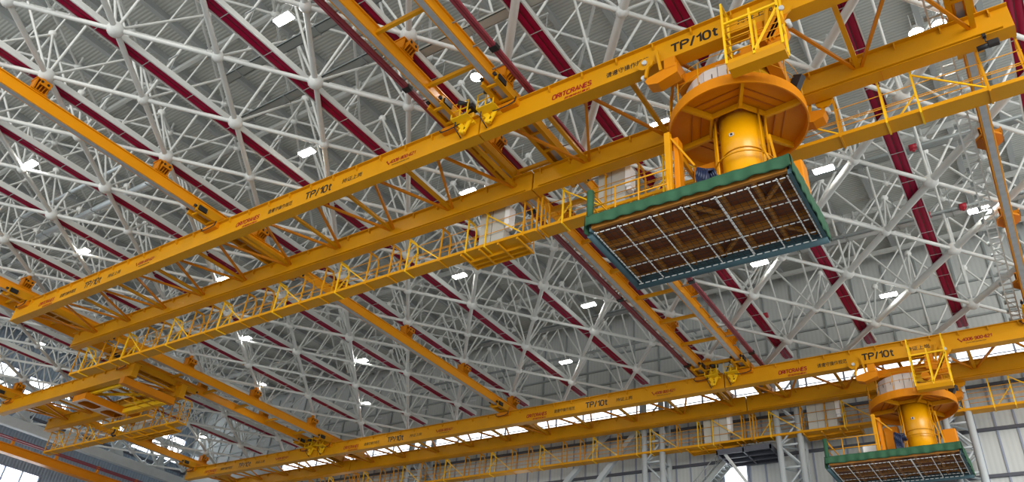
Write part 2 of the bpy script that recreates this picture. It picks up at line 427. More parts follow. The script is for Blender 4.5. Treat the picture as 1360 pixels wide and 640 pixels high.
# stair with landing
o = (-17, 48.8, 12); st = thing('steel_stair', o, 'grey steel stair with landing high against the back wall', 'stair')
for yy in (48.9, 49.8): MB().bar((-20.6, yy, 14.4), (-17.1, yy, 17.75), 0.08, 0.32).build('stringer', PIPE, st, o)
b = MB()
for s in range(17):
    u = s/16; b.box(-20.6+3.5*u-0.15, -20.6+3.5*u+0.15, 48.94, 49.76, 14.45+3.3*u, 14.5+3.3*u)
b.build('tread', PIPE, st, o)
b = MB(); b.box(-17.1, -13.6, 47.2, 49.8, 17.80, 17.87)
for yy in (47.2, 48.1, 49.0, 49.75): b.box(-17.1, -13.6, yy, yy+0.1, 17.55, 17.80)
for xx in (-17.1, -15.4, -13.7): b.box(xx, xx+0.1, 47.2, 49.8, 17.55, 17.80)
b.build('landing', RAIL, st, o)
b = MB()
for yy in (48.9, 49.8):
    for h in (0.5, 1.0): b.tube((-20.6, yy, 14.4+h), (-17.1, yy, 17.75+h), 0.03, 6)
    for s in range(6):
        u = s/5; b.tube((-20.6+3.5*u, yy, 14.4+3.3*u), (-20.6+3.5*u, yy, 15.4+3.3*u), 0.025, 6)
for h in (0.5, 1.0): b.tube((-17.1, 49.75, 17.85+h), (-13.6, 49.75, 17.85+h), 0.03, 6)
for xx in (-17.05, -15.3, -13.65): b.tube((xx, 49.75, 17.85), (xx, 49.75, 18.85), 0.025, 6)
b.build('handrail', PIPE, st, o)
MB().bar((-16.6, 47.4, 17.6), (-15.6, 49.9, 15.6), 0.14, 0.14).build('support_strut', WHT, st, o)

# left wall with window bands and edge truss
tag(MB().box(XL-0.3, XL, -10, YB+0.3, FZ, ZD).build('wall_left', WALLL), 'blue-grey ribbed metal side wall at the left', 'wall', kind='structure')
def side_window(n, y0, y1, z0, z1, step, lab):
    o = (XL, y0, z0); w = thing('window_%d' % n, o, lab, 'window', kind='structure'); y = y0
    while y < y1-0.1:
        e = min(y+step-0.12, y1); MB().box(XL+0.04, XL+0.08, y+0.06, e, z0, z1).build('pane', PANEL_, w, o); y += step
    b = MB(); b.box(XL, XL+0.16, y0-.1, y1+.1, z1, z1+0.14); b.box(XL, XL+0.16, y0-.1, y1+.1, z0-0.14, z0)
    y = y0
    while y <= y1+0.1: b.box(XL, XL+0.14, y-0.06, y+0.06, z0, z1); y += step
    b.box(XL, XL+0.12, y0, y1, (z0+z1)/2-0.03, (z0+z1)/2+0.03)
    b.build('window_frame', FRM, w, o)
side_window(5, 25.5, 29.9, 25.6, 27.6, 2.2, 'bright high side window behind the near hoist crane, left of it')
side_window(6, 31.0, 35.4, 25.2, 27.4, 2.2, 'bright high side window seen over the hoist crane front girder')
side_window(7, 37.2, 41.6, 25.2, 27.4, 2.2, 'bright high side window seen through the hoist crane trolley')
side_window(8, 43.0, 49.0, 24.6, 27.2, 2.0, 'bright high side window in the far left corner')
side_window(9, 27.5, 35.6, 17.0, 19.15, 1.6, 'bright lower side window below the orange wall runway')
b = MB()
for z in (21.6, 23.9): b.box(XL, XL+0.2, -5, YB, z-0.1, z+0.1)
tag(b.build('trim_2', RAIL), 'dark rails along the left side wall', 'wall rail', kind='structure')
o = (-75.4, 20, 22.2); et = thing('edge_truss', o, 'heavy pale grey edge truss along the left side wall', 'truss', kind='structure')
MB().cbox(-75.7, -75.1, 0, YB-.2, 21.75, 22.6, .03).build('bottom_chord', GAL, et, o)
MB().cbox(-75.65, -75.15, 0, YB-.2, 25.3, 25.75, .03).build('top_chord', GAL, et, o)
for k in range(10):
    y = 2+4.8*k
    MB().bar((-75.4, y, 22.7), (-75.4, y, 25.4), 0.3, 0.3).build('post', GAL, et, o)
    MB().bar((-75.4, y, 22.7), (-75.4, y+2.4, 25.4), 0.22, 0.22).build('diagonal', GAL, et, o)
    MB().bar((-75.4, y, 22.7), (-75.4, y-2.4, 25.4), 0.22, 0.22).build('diagonal', GAL, et, o)
    MB().prism([(-75.45, y-0.8, 22.7), (-75.45, y+0.8, 22.7), (-75.45, y+0.25, 23.9), (-75.45, y-0.25, 23.9)], (0.1, 0, 0)).build('gusset', GAL, et, o)
# wall runway
o = (-73.3, 24, 18.98); wr = thing('wall_runway_beam', o, 'deep orange runway beam along the side wall above its lower window', 'runway beam')
MB().cbox(-73.45, -73.15, 4, 49, 19.05, 19.70, .02).build('web', ORB, wr, o)
MB().box(-73.7, -72.9, 4, 49, 18.98, 19.07).build('bottom_flange', ORB, wr, o)
MB().box(-73.6, -73.0, 4, 49, 19.69, 19.75).build('top_flange', ORB, wr, o)
repeat(MB().box(-73.12, -72.88, 5.9, 6.1, 19.73, 20.35), 'busbar_bracket', ORB, wr, o, [(0, 4*q, 0) for q in range(11)])
o2 = (-72.9, 24, 21.5); cb = MB()
for zz in (20.10, 20.25): cb.box(-72.98, -72.86, 4, 46, zz-0.045, zz+0.045)
tag(cb.build('conductor_rail', BUS, None, o2), 'dark red conductor rail above the orange wall runway beam', 'busbar', 'red conductor rails')

# ------------------------------------------------------------------ radiant heating strips
ords = ['first', 'second', 'third', 'fourth', 'fifth', 'sixth', 'seventh', 'eighth', 'ninth', 'tenth', 'eleventh', 'twelfth', 'thirteenth', 'fourteenth']
for k in range(14):
    x = -61.45+4.975*k; y0, y1, z0 = 2.0, 46.7, 22.97
    o = (x, 24, z0); s = thing('radiant_heating_strip', o, 'maroon radiant heating strip with white sides, %s counted from the windowed side wall' % ords[k], 'heater', 'maroon radiant heating strips')
    b = MB()
    for c in (-0.14, 0.14):      # two curved maroon lobes
        n = 6
        for e in range(n):
            a0, a1 = c-0.13+0.26*e/n, c-0.13+0.26*(e+1)/n
            h = lambda u: z0+0.04-0.04*math.cos((u-c)/0.13*pi/2)
            q = len(b.v); b.v += [(x+a0, y0, h(a0)), (x+a1, y0, h(a1)), (x+a1, y1, h(a1)), (x+a0, y1, h(a0))]; b.face([q+3, q+2, q+1, q], True)
    b.use(MAR2); b.box(x-0.02, x+0.02, y0, y1, z0+0.03, z0+0.06)
    b.mats = [MAR, MAR2]; b.mi = [0 if m == 0 and i < 12 else 1 for i, m in enumerate(b.mi)]
    b.build('radiant_face', MAR, s, o)
    b = MB(); b.box(x-0.31, x-0.28, y0, y1, z0, z0+0.30); b.box(x+0.28, x+0.31, y0, y1, z0, z0+0.30); b.box(x-0.28, x+0.28, y0, y1, z0+0.26, z0+0.30)
    b.box(x-0.34, x-0.28, y0, y1, z0-0.012, z0); b.box(x+0.28, x+0.34, y0, y1, z0-0.012, z0)
    b.build('side_skirt', WHT, s, o)
    y = y0+1.0
    repeat(MB().box(x-0.27, x+0.27, y-0.015, y+0.015, z0-0.006, z0+0.012), 'joint_strap', GAL, s, o, [(0, 2.2*q, 0) for q in range(20)])
    b = MB(); y = y0+2.5
    for sx in (-0.25, 0.25): b.tube((x+sx, y, z0+0.29), (x+sx, y, z0+1.21), 0.012, 5)
    b.box(x-0.3, x+0.3, y-0.03, y+0.03, z0+1.2, z0+1.26)
    repeat(b, 'hanger', GAL, s, o, [(0, 6*q, 0) for q in range(8)])

# ------------------------------------------------------------------ runways
ZB, ZT = 21.15, 21.72
def runway(x, y0, y1, label, hy, group='suspended crane runways', side=1):
    o = (x, (y0+y1)/2, ZB); r = thing('runway_beam', o, label, 'runway beam', group)
    b = MB(); b.cbox(x-0.12, x+0.12, y0, y1, ZB+0.05, ZT-0.04, 0.008); b.build('web', ORA, r, o)
    MB().box(x-0.19, x+0.19, y0, y1, ZT-0.04, ZT).build('top_flange', ORA, r, o)
    b = MB(); b.cbox(x-0.18, x+0.18, y0, y1, ZB, ZB+0.05, 0.008); b.build('bottom_flange', ORA, r, o)
    MB().box(x-0.115, x+0.115, y0, y1, ZB-0.012, ZB+0.002).build('worn_strip', STEEL, r, o)
    for y in hy:
        h = MB()
        h.box(x-0.24, x+0.24, y-0.36, y+0.36, ZT, ZT+0.04)                    # clamp plate
        for sy in (-0.3, 0.24): h.box(x-0.24, x+0.26, y+sy, y+sy+0.06, ZT+0.04, ZT+0.55)
        h.box(x-0.24, x-0.20, y-0.3, y+0.3, ZT+0.04, ZT+0.55); h.box(x-0.26, x+0.28, y-0.34, y+0.34, ZT+0.55, ZT+0.60)
        for q in range(4): h.prism([(x+0.2, y-0.18+q*0.13, ZT+0.02), (x+0.48, y-0.18+q*0.13, ZT+0.30), (x+0.48, y-0.18+q*0.13, ZT+0.42), (x+0.2, y-0.18+q*0.13, ZT+0.42)], (0, 0.03, 0))
        h.box(x+0.46, x+0.50, y-0.2, y+0.26, ZT+0.2, ZT+0.48)
        h.tube((x, y, ZT+0.6), (x, y, Z0-0.15), 0.13, 10)
        if abs(x-1.52) < 0.1:
            h.prism([(x+0.50*math.cos(pi/8+pi/4*q), y+0.55*math.sin(pi/8+pi/4*q), ZT+0.06) for q in range(8)], (0, 0, 0.10))
        g = h.build('hanger', ORB, r, o)
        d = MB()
        for sy in (-0.14, 0.12): d.tube((x+0.50, y+sy, ZT+0.34), (x+0.515, y+sy, ZT+0.34), 0.06, 10)  # black discs stand for the dark holes in the plate
        for sx in (-0.17, 0.17):
            for sy in (-0.28, 0.28): d.tube((x+sx, y+sy, ZT+0.03), (x+sx, y+sy, ZT+0.1), 0.03, 6)
        d.build('hole_and_bolt', BLK, g, o)
    return r
def rows(half, y0, y1): return [OY+PY*(j+(0.5 if half else 0)) for j in range(-2, 7) if y0 < OY+PY*(j+(0.5 if half else 0)) < y1]
RX = dict(a=-66.0, b=-50.75, c=-48.4, d=-30.9, e=-16.0, f=-13.45, g=1.52)
lab = dict(a='orange runway beam nearest the side wall, carrying the outer hoist crane end',
           b='window-side beam of the twin orange runways at the hoist crane', c='inner beam of the twin orange runways at the hoist crane',
           d='single orange runway beam standing between the two twin runway pairs', e='central twin runway beam with grey underside, window side of its pair',
           f='central twin runway beam with grey underside, platform side of its pair', g='lone orange runway beam beyond the platforms, seen from straight below')
RW = {}
for kx, x in RX.items():
    RW[kx] = runway(x, 3.0, 47.2, lab[kx], rows(kx in 'cfg', 3, 47))
for (p, q) in (('b', 'c'), ('e', 'f')):       # tie bars between twin runways, carried by the left one
    o = (RX[p], (3.0+47.2)/2, ZB); y = 9.3 if p == 'e' else 8.0
    while y < 47:
        MB().cbox(RX[p]+0.12, RX[q]-0.12, y-0.07, y+0.07, ZT-0.38, ZT-0.2, 0.01).build('tie_bar', YEL, RW[p], o); y += 3.0
def busbar(x, y0, y1, z, label, arm):
    o = (x, (y0+y1)/2, z); t = thing('conductor_rail', o, label, 'busbar', 'red conductor rails')
    for c in (-0.07, 0.07): MB().box(x+c-0.055, x+c+0.055, y0, y1, z-0.06, z+0.06).build('busbar_duct', BUS, t, o)
    y = y0+0.4
    repeat(MB().box(min(x-0.17, arm), max(x+0.17, arm), y-0.025, y+0.025, z+0.058, z+0.11), 'bracket', PIPE, t, o, [(0, 1.25*q, 0) for q in range(int((y1-y0-0.5)/1.25))])
    y = y0+3
    repeat(MB().box(x-0.16, x+0.16, y-0.12, y+0.12, z-0.1, z+0.08), 'joint_box', BLK, t, o, [(0, 9*q, 0) for q in range(5)])
busbar(-16.70, 3, 46.8, 21.44, 'dark red conductor rail along the window side of the central twin runways', RX['e']-0.12)
busbar(-12.62, 3, 46.8, 21.5, 'dark red conductor rail along the platform side of the central twin runways', RX['f']+0.12)
# toothed cable tray beside the right runway
o = (0.75, 24, 21.7); t = thing('cable_tray', o, 'white toothed cable tray beside the lone runway beyond the platforms', 'cable tray')
b = MB(); b.box(0.60, 0.66, 4, 46, 21.6, 21.72); b.box(1.0, 1.06, 4, 46, 21.6, 21.72); b.build('side_rail', WHT, t, o)
repeat(MB().box(0.62, 1.04, 4.16, 4.24, 21.61, 21.66), 'rung', GAL, t, o, [(0, 0.5*q, 0) for q in range(83)])
repeat(MB().box(0.50, 0.61, 4.11, 4.29, 21.62, 21.76), 'tooth', PIPE, t, o, [(0, q, 0) for q in range(41)])

# ------------------------------------------------------------------ bridge cranes
HZ, TZ = 20.0, 20.95
PERIOD = 17.5
def crane(x0, x1, y0, label, runs, txt=True, frame_x=None, cab=None, balcony=None, couple=(), walk=True, cam_at=None):
    o = ((x0+x1)/2, y0+2.1, HZ); R0 = thing('bridge_crane', o, label, 'crane', 'yellow suspended bridge cranes')
    def girder(name, ya, front):
        b = MB()
        b.cbox(x0+0.004, x1-0.004, ya, ya+0.44, HZ+0.025, TZ-0.03, 0.008)
        b.box(x0, x1, ya-0.03, ya+0.47, HZ, HZ+0.03)
        b.box(x0, x1, ya-0.14, ya+0.58, TZ-0.035, TZ)
        if not front:
            b.box(x0+0.3, x1-0.3, ya-0.10, ya, HZ+0.05, HZ+0.10)
        g = b.build(name, YEL, R0, o)
        x = math.ceil((x0+11.6)/1.38)*1.38-11.6; n = int((x1-0.05-x)/1.38)+1
        repeat(MB().prism([(x, ya-0.13, TZ-0.035), (x, ya+0.01, TZ-0.035), (x, ya+0.01, TZ-0.26), (x, ya-0.12, TZ-0.20)], (0.045, 0, 0)), 'stiffener', YEL, g, o, [(1.38*q, 0, 0) for q in range(n)])
        x = x0+2.0; n = int((x1-x)/5.8)+1
        repeat(MB().box(x-0.012, x+0.012, ya-0.034, ya+0.474, HZ-0.006, HZ+0.004), 'weld_seam', ORB, g, o, [(5.8*q, 0, 0) for q in range(n)])
        return g
    g1 = girder('front_girder', y0, True); g2 = girder('rear_girder', y0+3.87, False)
    if txt:
        n0 = math.floor((x0+11.5)/PERIOD)-1
        for n in range(n0, n0+7):
            d = n*PERIOD
            for body, xx, z, sz, wd, m, sh, bo in (('\u6b27\u745e\u7279\u8d77\u91cd\u673a', -10.95, 20.045, 0.125, 1.05, TXR, 0.1, 0.002),
                    ('\u8bf7\u9075\u5b88\u64cd\u4f5c\u89c4\u8303', -9.26, 20.26, 0.27, 1.62, TXB, 0.0, 0.003),
                    ('\u6301\u8bc1\u4e0a\u5c97', -4.55, 20.31, 0.27, 1.15, TXB, 0.0, 0.003), ('WWW.ORITCRANES.COM', -1.70, 20.20, 0.10, 0.95, TXB, 0.1, 0.0)):
                xs = xx+d
                if xs < x0+0.3 or xs+wd > x1-0.2: continue
                text('lettering', body, sz, xs, y0-0.004, z, m, g1, o, wd, sh, bo)
            for body, xx, z, hh, wd, m, th, sh in (('ORITCRANES', -11.47, 20.235, 0.27, 1.60, TXR, 0.056, 0.12), ('TP/10t', -6.82, 20.19, 0.45, 1.62, TXB, 0.082, 0.0),
                    ('4006-900-621', -1.83, 20.34, 0.20, 1.36, TXR, 0.040, 0.15)):
                xs = xx+d
                if xs < x0+0.3 or xs+wd > x1-0.2: continue
                strokes('lettering', body, hh, xs, y0-0.004, z, m, g1, o, wd, th, sh)
            xs = -2.03+d
            if xs > x0+0.3 and xs+0.2 < x1-0.2:      # handset mark before the telephone number
                h = MB(); h.bar((xs+0.02, y0-0.006, 20.52), (xs+0.15, y0-0.006, 20.36), 0.004, 0.05)
                h.bar((xs, y0-0.006, 20.50), (xs+0.06, y0-0.006, 20.55), 0.004, 0.06); h.bar((xs+0.13, y0-0.006, 20.33), (xs+0.19, y0-0.006, 20.38), 0.004, 0.06)
                h.build('handset_mark', TXR, g1, o)
    # horizontal bracing between the girders
    x = -1.75+3.47*math.ceil((x0+0.4+1.75)/3.47)
    ya, yb = y0+0.46, y0+3.87
    while x < x1-0.2:
        MB().bar((x, ya, 20.52), (x, yb, 20.52), 0.16, 0.12).build('cross_tie', YEL, R0, o)
        for dx in (-1.8, 1.8):
            if x0+0.3 < x+dx < x1-0.3: MB().bar((x+dx, ya, 20.56), (x+dx*0.06, yb, 20.50), 0.10, 0.10).build('brace', ORB, R0, o)
        x += 3.47
    # end trucks below every runway
    for rx in runs:
        y_a, y_b = y0-1.35, y0+5.6
        t = MB()
        for s in (-1, 1):
            t.cbox(rx+s*0.30-0.035, rx+s*0.30+0.035, y_a, y_b, 21.0, 21.42, 0.008)
            t.box(rx+s*0.30-0.09, rx+s*0.30+0.09, y_a, y_b, 20.97, 21.0)
        for yy in (y_a+0.25, y_a+1.1, y0+0.9, y0+1.9, y0+3.0, y_b-0.9, y_b-0.2): t.box(rx-0.3, rx+0.3, yy-0.05, yy+0.05, 20.96, 21.05)
        tr = t.build('end_truck', YEL, R0, o)
        for yy in (y_a+0.6, y0+0.3, y0+4.1, y_b-0.5):
            for s in (-1, 1): MB().tube((rx+s*0.2, yy, 21.30), (rx+s*0.27, yy, 21.30), 0.10, 14).build('wheel', STEEL, tr, o)
        for yy in (y_a-0.12, y_b):
            for s in (-1, 1): MB().tube((rx+s*0.30, yy, 21.2), (rx+s*0.30, yy+0.12, 21.2), 0.07, 10).build('buffer', BLK, tr, o)
        MB().box(rx+0.33, rx+0.42, y_a+0.1, y_a+0.55, 21.05, 21.3).build('switch_box', BLK, tr, o)
        for yy in (y0+0.02, y0+3.89):
            q = MB(); q.box(rx-0.42, rx+0.43, yy, yy+0.40, TZ-0.02, 20.98)
            for s in (-0.42, 0.40): q.prism([(rx+s, yy-0.12, 20.96), (rx+s, yy+0.5, 20.96), (rx+s, yy+0.4, 21.35), (rx+s, yy, 21.35)], (0.03, 0, 0))
            q.build('saddle_plate', ORB, tr, o)
        MB().box(rx-0.5, rx+0.5, y0-0.2, y0-0.002, TZ-0.30, TZ-0.04).build('fixing_plate', ORB, tr, o)
        c = MB(); pts = [(rx+0.5, y0-0.24, 20.95), (rx+0.45, y0-0.26, 20.72), (rx+0.2, y0-0.27, 20.64), (rx-0.2, y0-0.27, 20.62), (rx-0.5, y0-0.25, 20.66), (rx-0.62, y0-0.2, 20.85)]
        c.path(pts, 0.025, 6).build('cable', BLK, tr, o)
    # walkway hung off the rear girder
    if walk:
        ya, yb, zf = y0+4.49, y0+5.13, 18.36
        wk = MB(); wk.box(x0+.01, x1-.01, ya+0.01, yb-0.01, zf+0.004, zf+0.05); wk.box(x0, x1, ya, ya+0.04, zf, zf+0.14); wk.box(x0, x1, yb-0.04, yb, zf, zf+0.14)
        W = wk.build('walkway', YEL, R0, o)
        rr = MB(); x = x0+0.1; k = 0
        xs = []
        while x < x1: xs.append(x); x += (1.02, 1.95, 1.45)[k % 3]; k += 1
        xs.append(x1-0.05)
        for x in xs:
            f = MB()
            f.box(x-0.03, x+0.03, ya-0.01, yb+0.01, zf-0.05, zf+0.002)                       # rib under floor
            f.bar((x, ya+0.02, zf), (x, ya+0.02, 20.08), 0.06, 0.06)
            f.bar((x, yb-0.02, zf), (x, yb-0.02, 19.75), 0.06, 0.06)
            f.bar((x, yb-0.02, 19.75), (x, yb-0.18, 20.08), 0.06, 0.06)
            f.bar((x, yb-0.16, 20.07), (x, ya-0.2, 20.07), 0.07, 0.10)
            f.build('hanger_frame', BRY if (int(x*0.7) % 3 == 0) else YEL, W, o)
        h = MB()
        for z in (0.32, 0.62, 0.92, 1.2): h.tube((x0, yb-0.03, zf+z), (x1, yb-0.03, zf+z), 0.018, 6)
        for z in (0.62, 1.2): h.tube((x0, ya+0.03, zf+z), (x1, ya+0.03, zf+z), 0.016, 6)
        h.build('handrail', YEL, W, o)
        for k in range(0, len(xs)-2, 3):
            MB().bar((xs[k], yb-0.03, zf+0.1), (xs[k+1], yb-0.03, 19.7), 0.05, 0.05).build('rail_brace', BRY, W, o)
            MB().bar((xs[k+2], ya+0.03, zf+0.1), (xs[k+1], ya+0.03, 20.0), 0.05, 0.05).build('rail_brace', BRY, W, o)
        if balcony:
            a, e = balcony; bb = MB()
            bb.box(a, e, yb, yb+0.62, zf-0.02, zf+0.02)
            for yy in (yb, yb+0.3, yb+0.58): bb.box(a, e, yy, yy+0.05, zf-0.12, zf-0.02)
            for k in range(4):
                xx = a+(e-a)*k/3; bb.box(xx-0.04, xx+0.04, ya-0.02, yb+0.64, zf-0.14, zf-0.05)
            for k in range(4):
                xx = a+(e-a)*k/3; bb.tube((xx, yb+0.6, zf), (xx, yb+0.6, zf+1.15), 0.022, 6)
            for z in (0.4, 0.8, 1.15): bb.tube((a, yb+0.6, zf+z), (e, yb+0.6, zf+z), 0.02, 6)
            bb.build('balcony', YEL, W, o)
        if cab:
            a, e = cab; cb = MB(); cb.cbox(a, e, ya+0.14, yb-0.05, zf+0.10, 20.35, 0.02); C = cb.build('electric_cabinet', CABG, R0, o, 'light grey electric cabinet')
            s = MB(); nseg = max(2, round((e-a)/0.55))
            for k in range(1, nseg): s.box(a+(e-a)*k/nseg-0.008, a+(e-a)*k/nseg+0.008, ya+0.13, ya+0.145, zf+0.14, 20.3)
            s.build('door_seam', SEAM, C, o)
            v = MB(); v.box(e+0.02, e+0.26, ya+0.1, yb-0.1, zf+0.9, 20.2); v.box(e+0.02, e+0.24, ya+0.2, yb-0.2, zf+0.75, zf+0.9); v.build('cooling_unit', WHC, C, o)
    # coupling gear where two cranes dock
    for cx, sgn in couple:
        c = MB()
        c.cbox(cx-0.42, cx+0.42, y0-0.16, y0+0.02, 20.62, 20.74, 0.01)
        c.box(cx-0.40, cx+0.40, y0-0.62, y0-0.10, 20.70, 20.74)                      # small landing
        for xx in (cx-0.40, cx, cx+0.36): c.box(xx, xx+0.045, y0-0.62, y0-0.58, 20.72, 21.45)
        for zz in (21.05, 21.42): c.box(cx-0.40, cx+0.405, y0-0.615, y0-0.585, zz, zz+0.04)
        c.prism([(cx-0.34, y0-0.25, 20.70), (cx-0.05, y0-0.25, 20.30), (cx+0.12, y0-0.25, 20.36), (cx-0.10, y0-0.25, 20.72)], (0, 0.06, 0))
        c.prism([(cx+0.34, y0-0.25, 20.70), (cx+0.10, y0-0.25, 20.18), (cx-0.04, y0-0.25, 20.24), (cx+0.16, y0-0.25, 20.72)], (0, 0.06, 0))
        c.bar((cx-0.42, y0-0.3, 20.72), (cx+0.3, y0-0.32, 21.2), 0.05, 0.06)
        c.cbox(cx-0.3, cx+0.3, y0-0.12, y0+0.4, TZ-0.01, TZ+0.30, 0.02)
        c.tube((cx-0.06, y0-0.32, 20.27), (cx-0.06, y0-0.1, 20.27), 0.10, 12)
        cc = c.build('coupling', BRY, R0, o)
        k = MB(); k.tube((cx+0.1, y0-0.85, 21.2), (cx+0.35, y0-0.5, 21.3), 0.09, 10); k.box(cx-0.1, cx+0.25, y0-0.2, y0+0.2, 21.5, 21.7)
        k.path([(cx-0.2, y0-0.1, 21.45), (cx-0.3, y0-0.4, 20.9), (cx-0.28, y0-0.45, 20.4), (cx-0.2, y0-0.06, 20.1)], 0.025, 6)
        pass
        k.build('coupling_motor', BLK, cc, o)
    if cam_at:
        x = cam_at; k = MB(); k.box(x-0.05, x+0.05, y0+3.80, y0+3.92, 19.92, 20.06); k.tube((x, y0+3.86, 19.95), (x, y0+3.86, 19.72), 0.02, 6)
        k.tube((x-0.28, y0+3.95, 19.62), (x+0.16, y0+3.95, 19.66), 0.09, 12); k.cbox(x+0.02, x+0.34, y0+3.84, y0+4.02, 19.56, 19.76, 0.02); k.build('camera_unit', BLK, R0, o)
    return R0

YA, YBc, YC = 17.26, 43.0, 25.65
crane(-49.5, -14.78, YA, 'long near bridge crane without platform, crossing the single runway', [RX['c'], RX['d'], RX['e']], cab=(-17.9, -16.6), balcony=(-18.65, -15.75), couple=[(-15.35, 1)])
crane(-14.72, 2.75, YA, 'near bridge crane carrying the large green skirted platform', [RX['f'], RX['g']], cab=(-12.05, -10.85), couple=[(-14.12, -1)], balcony=(-12.4, -9.6), cam_at=1.9)
crane(-49.4, -14.78, YBc, 'long middle bridge crane of the far row below the clerestory', [RX['c'], RX['d'], RX['e']], cab=(-18.0, -16.4), balcony=(-19.2, -15.75), couple=[(-15.35, 1), (-48.75, 1)])
crane(-14.72, 4.6, YBc, 'far bridge crane carrying the second green skirted platform', [RX['f'], RX['g']], cab=(-11.3, -9.6), couple=[(-14.12, -1)], balcony=(-11.6, -8.4))
crane(-66.8, -49.46, YBc, 'short far bridge crane ending at the runway nearest the side wall', [RX['a'], RX['b']], couple=[(-50.1, -1)])
crane(-67.3, -49.6, YC, 'short hoist crane hanging before the high side windows', [RX['a'], RX['b']], txt=False, balcony=(-56, -51), cab=(-55.4, -54.2))

# ------------------------------------------------------------------ telescopic platform trolleys
def trolley(xc, y0, zb, bx0, bx1, by0, by1, label, white_box=False):
    yc = y0+2.1; o = (xc, yc, zb); T = thing('telescopic_platform', o, label, 'work platform', 'telescopic work platforms')
    # carriage
    c = MB()
    for s in (-1, 1):
        c.cbox(xc+s*1.45-0.2, xc+s*1.45+0.2, y0-0.15, y0+4.4, 19.45, 19.92, 0.02)
    for yy in (yc-1.2, yc+1.2): c.cbox(xc-1.6, xc+1.6, yy-0.18, yy+0.18, 19.4, 19.85, 0.02)
    for s in (-1, 1):
        for yy, w in ((y0-0.12, 0.42), (y0+4.05, 0.42)):
            xo = xc+s*2.25; xi = xc+s*1.2
            c.prism([(xo, yy, 19.05), (xo+s*0.1, yy, 19.25), (xo, yy, 19.36), (xi, yy, 19.60), (xi, yy, 19.15), (xo-s*0.35, yy, 18.95)], (0, w, 0))
    C = c.build('carriage_frame', ORB, T, o)
    for s in (-1, 1):
        for yy, sg in ((y0-0.10, -1), (y0+4.41, 1)):
            x = xc+s*2.3; p = MB()
            pts = [(x+0.30*math.cos(a), yy, 20.02+0.27*math.sin(a)) for a in [2*pi*k/10 for k in range(10)]]
            p.prism(pts, (0, 0.07*sg, 0))
            p.bar((x-s*0.42, yy+0.04*sg, 20.45), (x-s*0.55, yy+0.04*sg, 19.45), 0.10, 0.08)
            p.bar((x-s*0.12, yy+0.06*sg, 19.95), (x+s*0.0, yy+0.06*sg, 19.35), 0.10, 0.08)
            p.build('wheel_bracket', YEL, C, o)
            w = MB(); w.tube((x, yy+0.07*sg, 20.02), (x, yy+0.16*sg, 20.02), 0.085, 14); w.build('wheel', GAL, C, o)
            MB().tube((x+0.10*s, yy-0.20*sg, 19.45), (x+0.10*s, yy+0.04*sg, 19.45), 0.085, 14).build('guide_roller', GAL, C, o)
    MB().lathe((xc, yc, 0), [(0.9, 19.85), (1.28, 19.85), (1.28, 19.45), (1.18, 19.40), (1.18, 19.0), (0.9, 19.0)], 48, smooth=False, closed=True).build('slewing_ring', BRY, T, o)
    MB().lathe((xc, yc, 0), [(0.74, 18.2), (0.82, 18.2), (0.82, 19.05), (0.74, 19.05)], 40, closed=True, smooth=False).build('mast_socket', ORB, T, o)
    # ring deck: recessed underside behind a deep rim, eight spokes, octagonal inner opening
    cy = yc-0.05; xm = xc; xc = xc-0.08; z0 = 17.80; Ro = 2.20
    D = MB().lathe((xc, cy, 0), [(Ro, z0), (Ro, z0+0.42), (0.8, z0+0.42), (0.8, z0+0.36), (Ro-0.05, z0+0.30), (Ro-0.05, z0)], 64, smooth=False, closed=True).build('ring_deck', ORB, T, o)
    b = MB()
    for k in range(6):
        a = 2*pi*(k+0.5)/6+0.42; ca, sa = math.cos(a), math.sin(a)
        b.bar((xc+0.95*ca, cy+0.95*sa, z0+0.20), (xc+(Ro-0.05)*ca, cy+(Ro-0.05)*sa, z0+0.20), 0.10, 0.22)
        a2 = a+2*pi/6
        b.bar((xc+0.98*ca, cy+0.98*sa, z0+0.22), (xc+0.98*math.cos(a2), cy+0.98*math.sin(a2), z0+0.22), 0.08, 0.16)
    b.build('spoke', YEL, D, o)
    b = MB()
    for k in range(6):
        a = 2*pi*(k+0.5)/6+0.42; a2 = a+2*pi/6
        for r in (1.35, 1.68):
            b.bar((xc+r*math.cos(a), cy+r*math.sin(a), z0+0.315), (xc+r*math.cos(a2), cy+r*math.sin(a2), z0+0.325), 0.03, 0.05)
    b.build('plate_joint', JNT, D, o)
    b = MB()
    for k in range(14):
        a = 2*pi*k/14; b.tube((xc+2.14*math.cos(a), cy+2.14*math.sin(a), z0+0.42), (xc+2.14*math.cos(a), cy+2.14*math.sin(a), z0+1.45), 0.02, 6)
    for z in (0.95, 1.45):
        for k in range(36):
            a, a2 = 2*pi*k/36, 2*pi*(k+1)/36
            b.tube((xc+2.14*math.cos(a), cy+2.14*math.sin(a), z0+z), (xc+2.14*math.cos(a2), cy+2.14*math.sin(a2), z0+z), 0.013, 5, caps=False)
    b.build('deck_rail', YEL, D, o)
    for k in range(6):      # cabinets in an arc on the deck
        a = math.radians(192+17.5*k); ca, sa = math.cos(a), math.sin(a); r0, r1, hw = 1.22, 1.62, 0.235
        P = [(r0, -hw), (r1, -hw), (r1, hw), (r0, hw)]
        q = [(xc+u*ca-v*sa, cy+u*sa+v*ca) for u, v in P]
        cb = MB().hexa([(*p, z0+0.43) for p in q]+[(*p, 19.32) for p in q]).build('electric_cabinet', CABW, T, o, 'cream electric cabinet')
        s = MB(); px, py = xc+1.63*ca, cy+1.63*sa
        s.bar((px-0.05*sa, py+0.05*ca, z0+1.05), (px-0.05*sa, py+0.05*ca, z0+1.22), 0.02, 0.03); s.build('handle', BLK, cb, o)
    k = MB(); a = math.radians(302); ca, sa = math.cos(a), math.sin(a)
